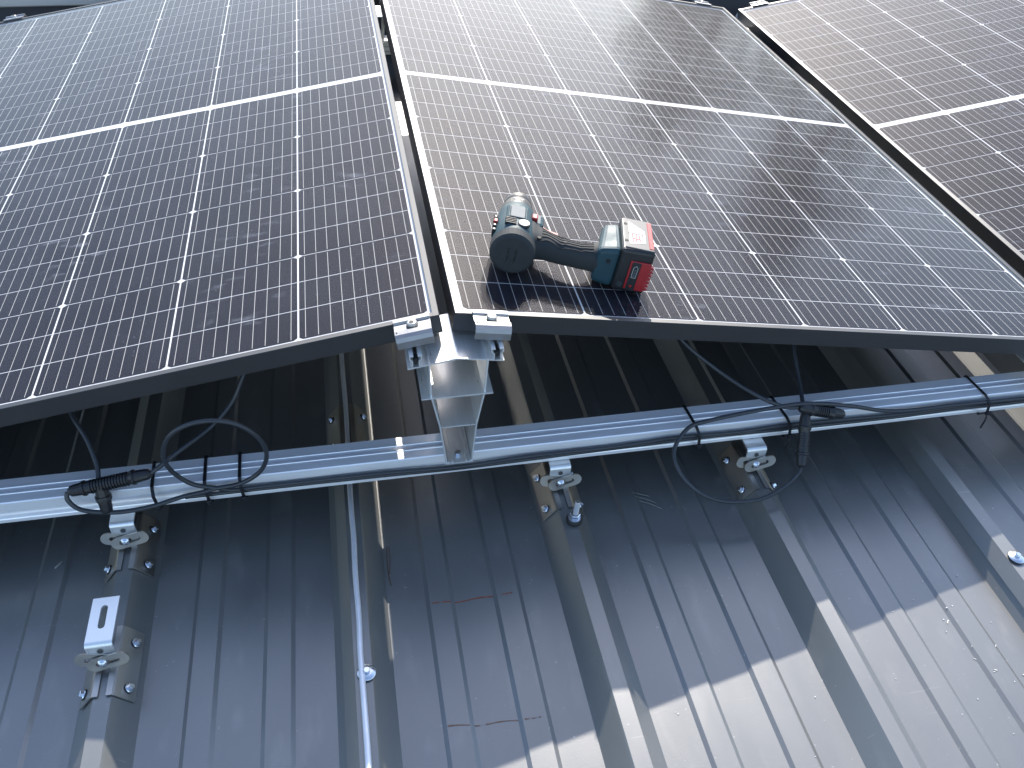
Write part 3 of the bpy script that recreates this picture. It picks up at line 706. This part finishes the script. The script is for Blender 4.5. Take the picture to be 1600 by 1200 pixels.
for seg_ in (((.1835, .0300), (.1835, .0470)), ((.1835, .0470), (.1868, .0505)), ((.1868, .0505), (.1900, .0470)), ((.1900, .0470), (.1900, .0300)), ((.1900, .0300), (.1835, .0300))):
    ga.tube([(seg_[0][0], .0145, seg_[0][1]), (seg_[1][0], .0145, seg_[1][1])], .00045, 6, 0, 1)
ga.build('gauge_outline', M['white'], bat)
gd = MB()
for k in range(3): gd.box(.1852, .1884, .0141, .0147, .0320+k*.0048, .0352+k*.0048)
gd.build('gauge_cell', M['greyplate'], bat)
MB().lathe([(0, .0022), (.0006, .0020)], (.1868, .0147, .0150), (0, -1, 0), 16).build('gauge_button', M['red'], bat)
# round maker's emblem on the battery end: ring with an armature bar
em = MB()
em.tube([(.1700+.0036*math.cos(a), .0168, .0140+.0036*math.sin(a)) for a in [2*math.pi*k/20 for k in range(20)]], .0004, 6, 0, 1, True)
em.box(.1682, .1688, .0164, .0170, .0118, .0162); em.box(.1712, .1718, .0164, .0170, .0118, .0162); em.box(.1688, .1712, .0164, .0170, .0137, .0143)
em.build('emblem', M['greyplate'], bat)
for y in (.0420, .0940): MB().lathe([(0, .0030), (.0006, .0030)], (.1655, y, .0757), (0, 0, 1), 12).build('battery_screw', M['groove'], bat)
MB().lathe([(0, .0036), (.0006, .0036)], (.1440, .0192, .0470), (0, -1, 0), 14).build('foot_screw', M['groove'], drill)

# ---------------------------------------------------------------- marks and litter on the roof
def strip(name, pts, wd, m, parent=None, z=None):
    mb = MB()
    for (a, b) in zip(pts, pts[1:]):
        a, b = Vector(a), Vector(b); d = (b-a).normalized(); s_ = Vector((-d.y, d.x, 0))*wd/2
        mb.add([a-s_, b-s_, b+s_, a+s_], [(0, 1, 2, 3)])
    return mb.build(name, m, parent)
pc = x0   # rib centre left of this pan
def panz(x):
    c = x-pc
    return ZP+.0042 if .0995 < c < .1335 or .1995 < c < .2355 else ZP+.0004
def mark(xa, ya, xb, yb, wd, m):
    segs = [(xa, min(xb, pc+.0955)), (max(xa, pc+.1010), pc+.1320), (pc+.1375, pc+.1955), (pc+.2010, xb)]
    mb = MB()
    for a, b in segs:
        if b <= a: continue
        n = 8
        for k in range(n):
            if random.random() < .16: continue
            p, q = a+(b-a)*k/n, a+(b-a)*(k+1)/n
            f = lambda x: ya+(yb-ya)*(x-xa)/(xb-xa)+.0012*math.sin(x*90)
            wv = wd*random.uniform(.45, 1.1); zz = panz((a+b)/2)
            mb.add([(p, f(p)-wv/2, zz), (q, f(q)-wv/2, zz), (q, f(q)+wv/2, zz), (p, f(p)+wv/2, zz)], [(0, 1, 2, 3)])
    return mb.build('crayon_mark', m, roof)
mark(-.0557, -.2117, .0687, -.2105, .0022, M['rustmark']); mark(-.0572, -.4035, .0664, -.4100, .0020, M['rustmark2'])
sc = MB(); pts = [(-.613, -.062), (-.607, -.056), (-.603, -.048), (-.598, -.045), (-.599, -.055), (-.604, -.060)]
sc.add([(x, y, ZP+.0012+.003*abs(math.sin(i*1.7))) for i, (x, y) in enumerate(pts)]+[(x, y, ZP+.0006+.003*abs(math.sin(i*1.7))) for i, (x, y) in enumerate(pts)],
       [(0, 1, 2, 3, 4, 5), (11, 10, 9, 8, 7, 6)]+[(i, (i+1) % 6, 6+(i+1) % 6, 6+i) for i in range(6)])
tag(sc.build('scrap', M['leafdry']), 'small pale curled scrap lying on the roof at far left', 'scrap')
tw = empty('twig', loc=(0, 0, 0)); tag(tw, 'thin rusty forked twig lying beside the wire rib', 'twig')
MB().tube([(-.1130, -.0950, ZP+.003), (-.1145, -.125, ZP+.004), (-.1140, -.150, ZP+.002), (-.1120, -.168, ZP+.002)], .0007, 6, 0, 4).build('stem', M['twig'], tw)
MB().tube([(-.1090, -.0960, ZP+.003), (-.1100, -.125, ZP+.004), (-.1140, -.150, ZP+.002)], .0005, 6, 0, 4).build('side_shoot', M['twig'], tw)
gt = empty('dry_grass', loc=(0, 0, 0)); tag(gt, 'few pale dry grass blades on the roof left of the hanging loop', 'grass blades')
for k in range(3):
    a = (.295+.006*k, -.040-.012*k, ZP+.002); MB().tube([a, (a[0]+.016, a[1]-.012, ZP+.005), (a[0]+.034, a[1]-.018-.003*k, ZP+.002)], .0004, 5, 0, 4).build('blade', M['leafdry'], gt)
chips = MB()
for k in range(70):
    x = random.uniform(.23, 1.15); y = random.uniform(-.62, -.25)
    if random.random() < .5: x = RC+.27+PITCH+random.gauss(0, .05); y = -.44+random.gauss(0, .06)
    c = (x-RC) % PITCH
    if c < .043 or c > PITCH-.043: continue
    z_ = ZP+(.0040 if .0985 < c < .1345 or .1985 < c < .2365 else .0006); a = random.uniform(0, 3.1); l_ = random.uniform(.0006, .0030)*random.choice((.4, .5, 1)); w_ = random.uniform(.0003, .0008)
    d = Vector((math.cos(a), math.sin(a), 0)); s_ = Vector((-d.y, d.x, 0))
    p = Vector((x, y, z_)); q = [p-d*l_-s_*w_*.3, p+d*l_*.4-s_*w_*1.4, p+d*l_+s_*w_*.2, p-d*l_*.3+s_*w_]
    chips.add([(v.x, v.y, v.z) for v in q]+[(v.x, v.y, v.z+.0007) for v in q], [(4, 5, 6, 7), (0, 1, 5, 4), (1, 2, 6, 5), (2, 3, 7, 6), (3, 0, 4, 7)])
tag(chips.build('metal_shavings', M['chip']), 'pale metal shavings scattered on the sunlit roof', 'shavings', kind='stuff')

# ---------------------------------------------------------------- trees beyond the building, mirrored in the glass
def tree(x, y, h, rad, label):
    root = tag(empty('tree', loc=(x, y, -4.5)), label, 'tree', 'trees standing beyond the building')
    t = MB(); t.tube([(0, 0, 0), (.05, .03, h*.3), (-.04, .05, h*.6), (.02, 0, h*.95)], lambda q: .20*(1-q)+.03, 10, 0, 5)
    for k in range(14):
        a = k*2.4; z0_ = h*(.3+.04*k); l_ = rad*(1-.045*k)*.8
        t.tube([(0, 0, z0_), (l_*.5*math.cos(a), l_*.5*math.sin(a), z0_+.25), (l_*math.cos(a), l_*math.sin(a), z0_+.7)], lambda q: .06*(1-q)+.012, 6, 0, 3)
    t.build('trunk', M['bark'], root)
    c = MB(); cl = []
    for k in range(60):
        z_ = h*random.uniform(.28, 1.0); rr = rad*math.sin(math.pi*min(1, max(.08, (z_/h-.2)/.85)))**.7*random.uniform(.35, 1); a = random.uniform(0, 6.28)
        cl.append((Vector((rr*math.cos(a), rr*math.sin(a), z_)), random.uniform(.35, .75)))
    for k in range(5200):
        p, r_ = random.choice(cl); d = Vector((random.gauss(0, 1), random.gauss(0, 1), random.gauss(0, .8)))*r_*.5; q = p+d
        u = Vector((random.gauss(0, 1), random.gauss(0, 1), random.gauss(0, 1))).normalized(); v = u.orthogonal().normalized(); l_ = random.uniform(.07, .15)
        c.add([q-u*l_, q+v*l_*.5, q+u*l_, q-v*l_*.5], [(0, 1, 2, 3)])
    c.build('crown', M['leaf'], root)
tree(6.9, 12.4, 8.3, 1.7, 'dark leafy tree beyond the roof, seen mirrored in the middle panel')
tree(8.6, 10.6, 9.4, 1.2, 'taller narrow tree beyond the roof, mirrored nearer the valley gap')
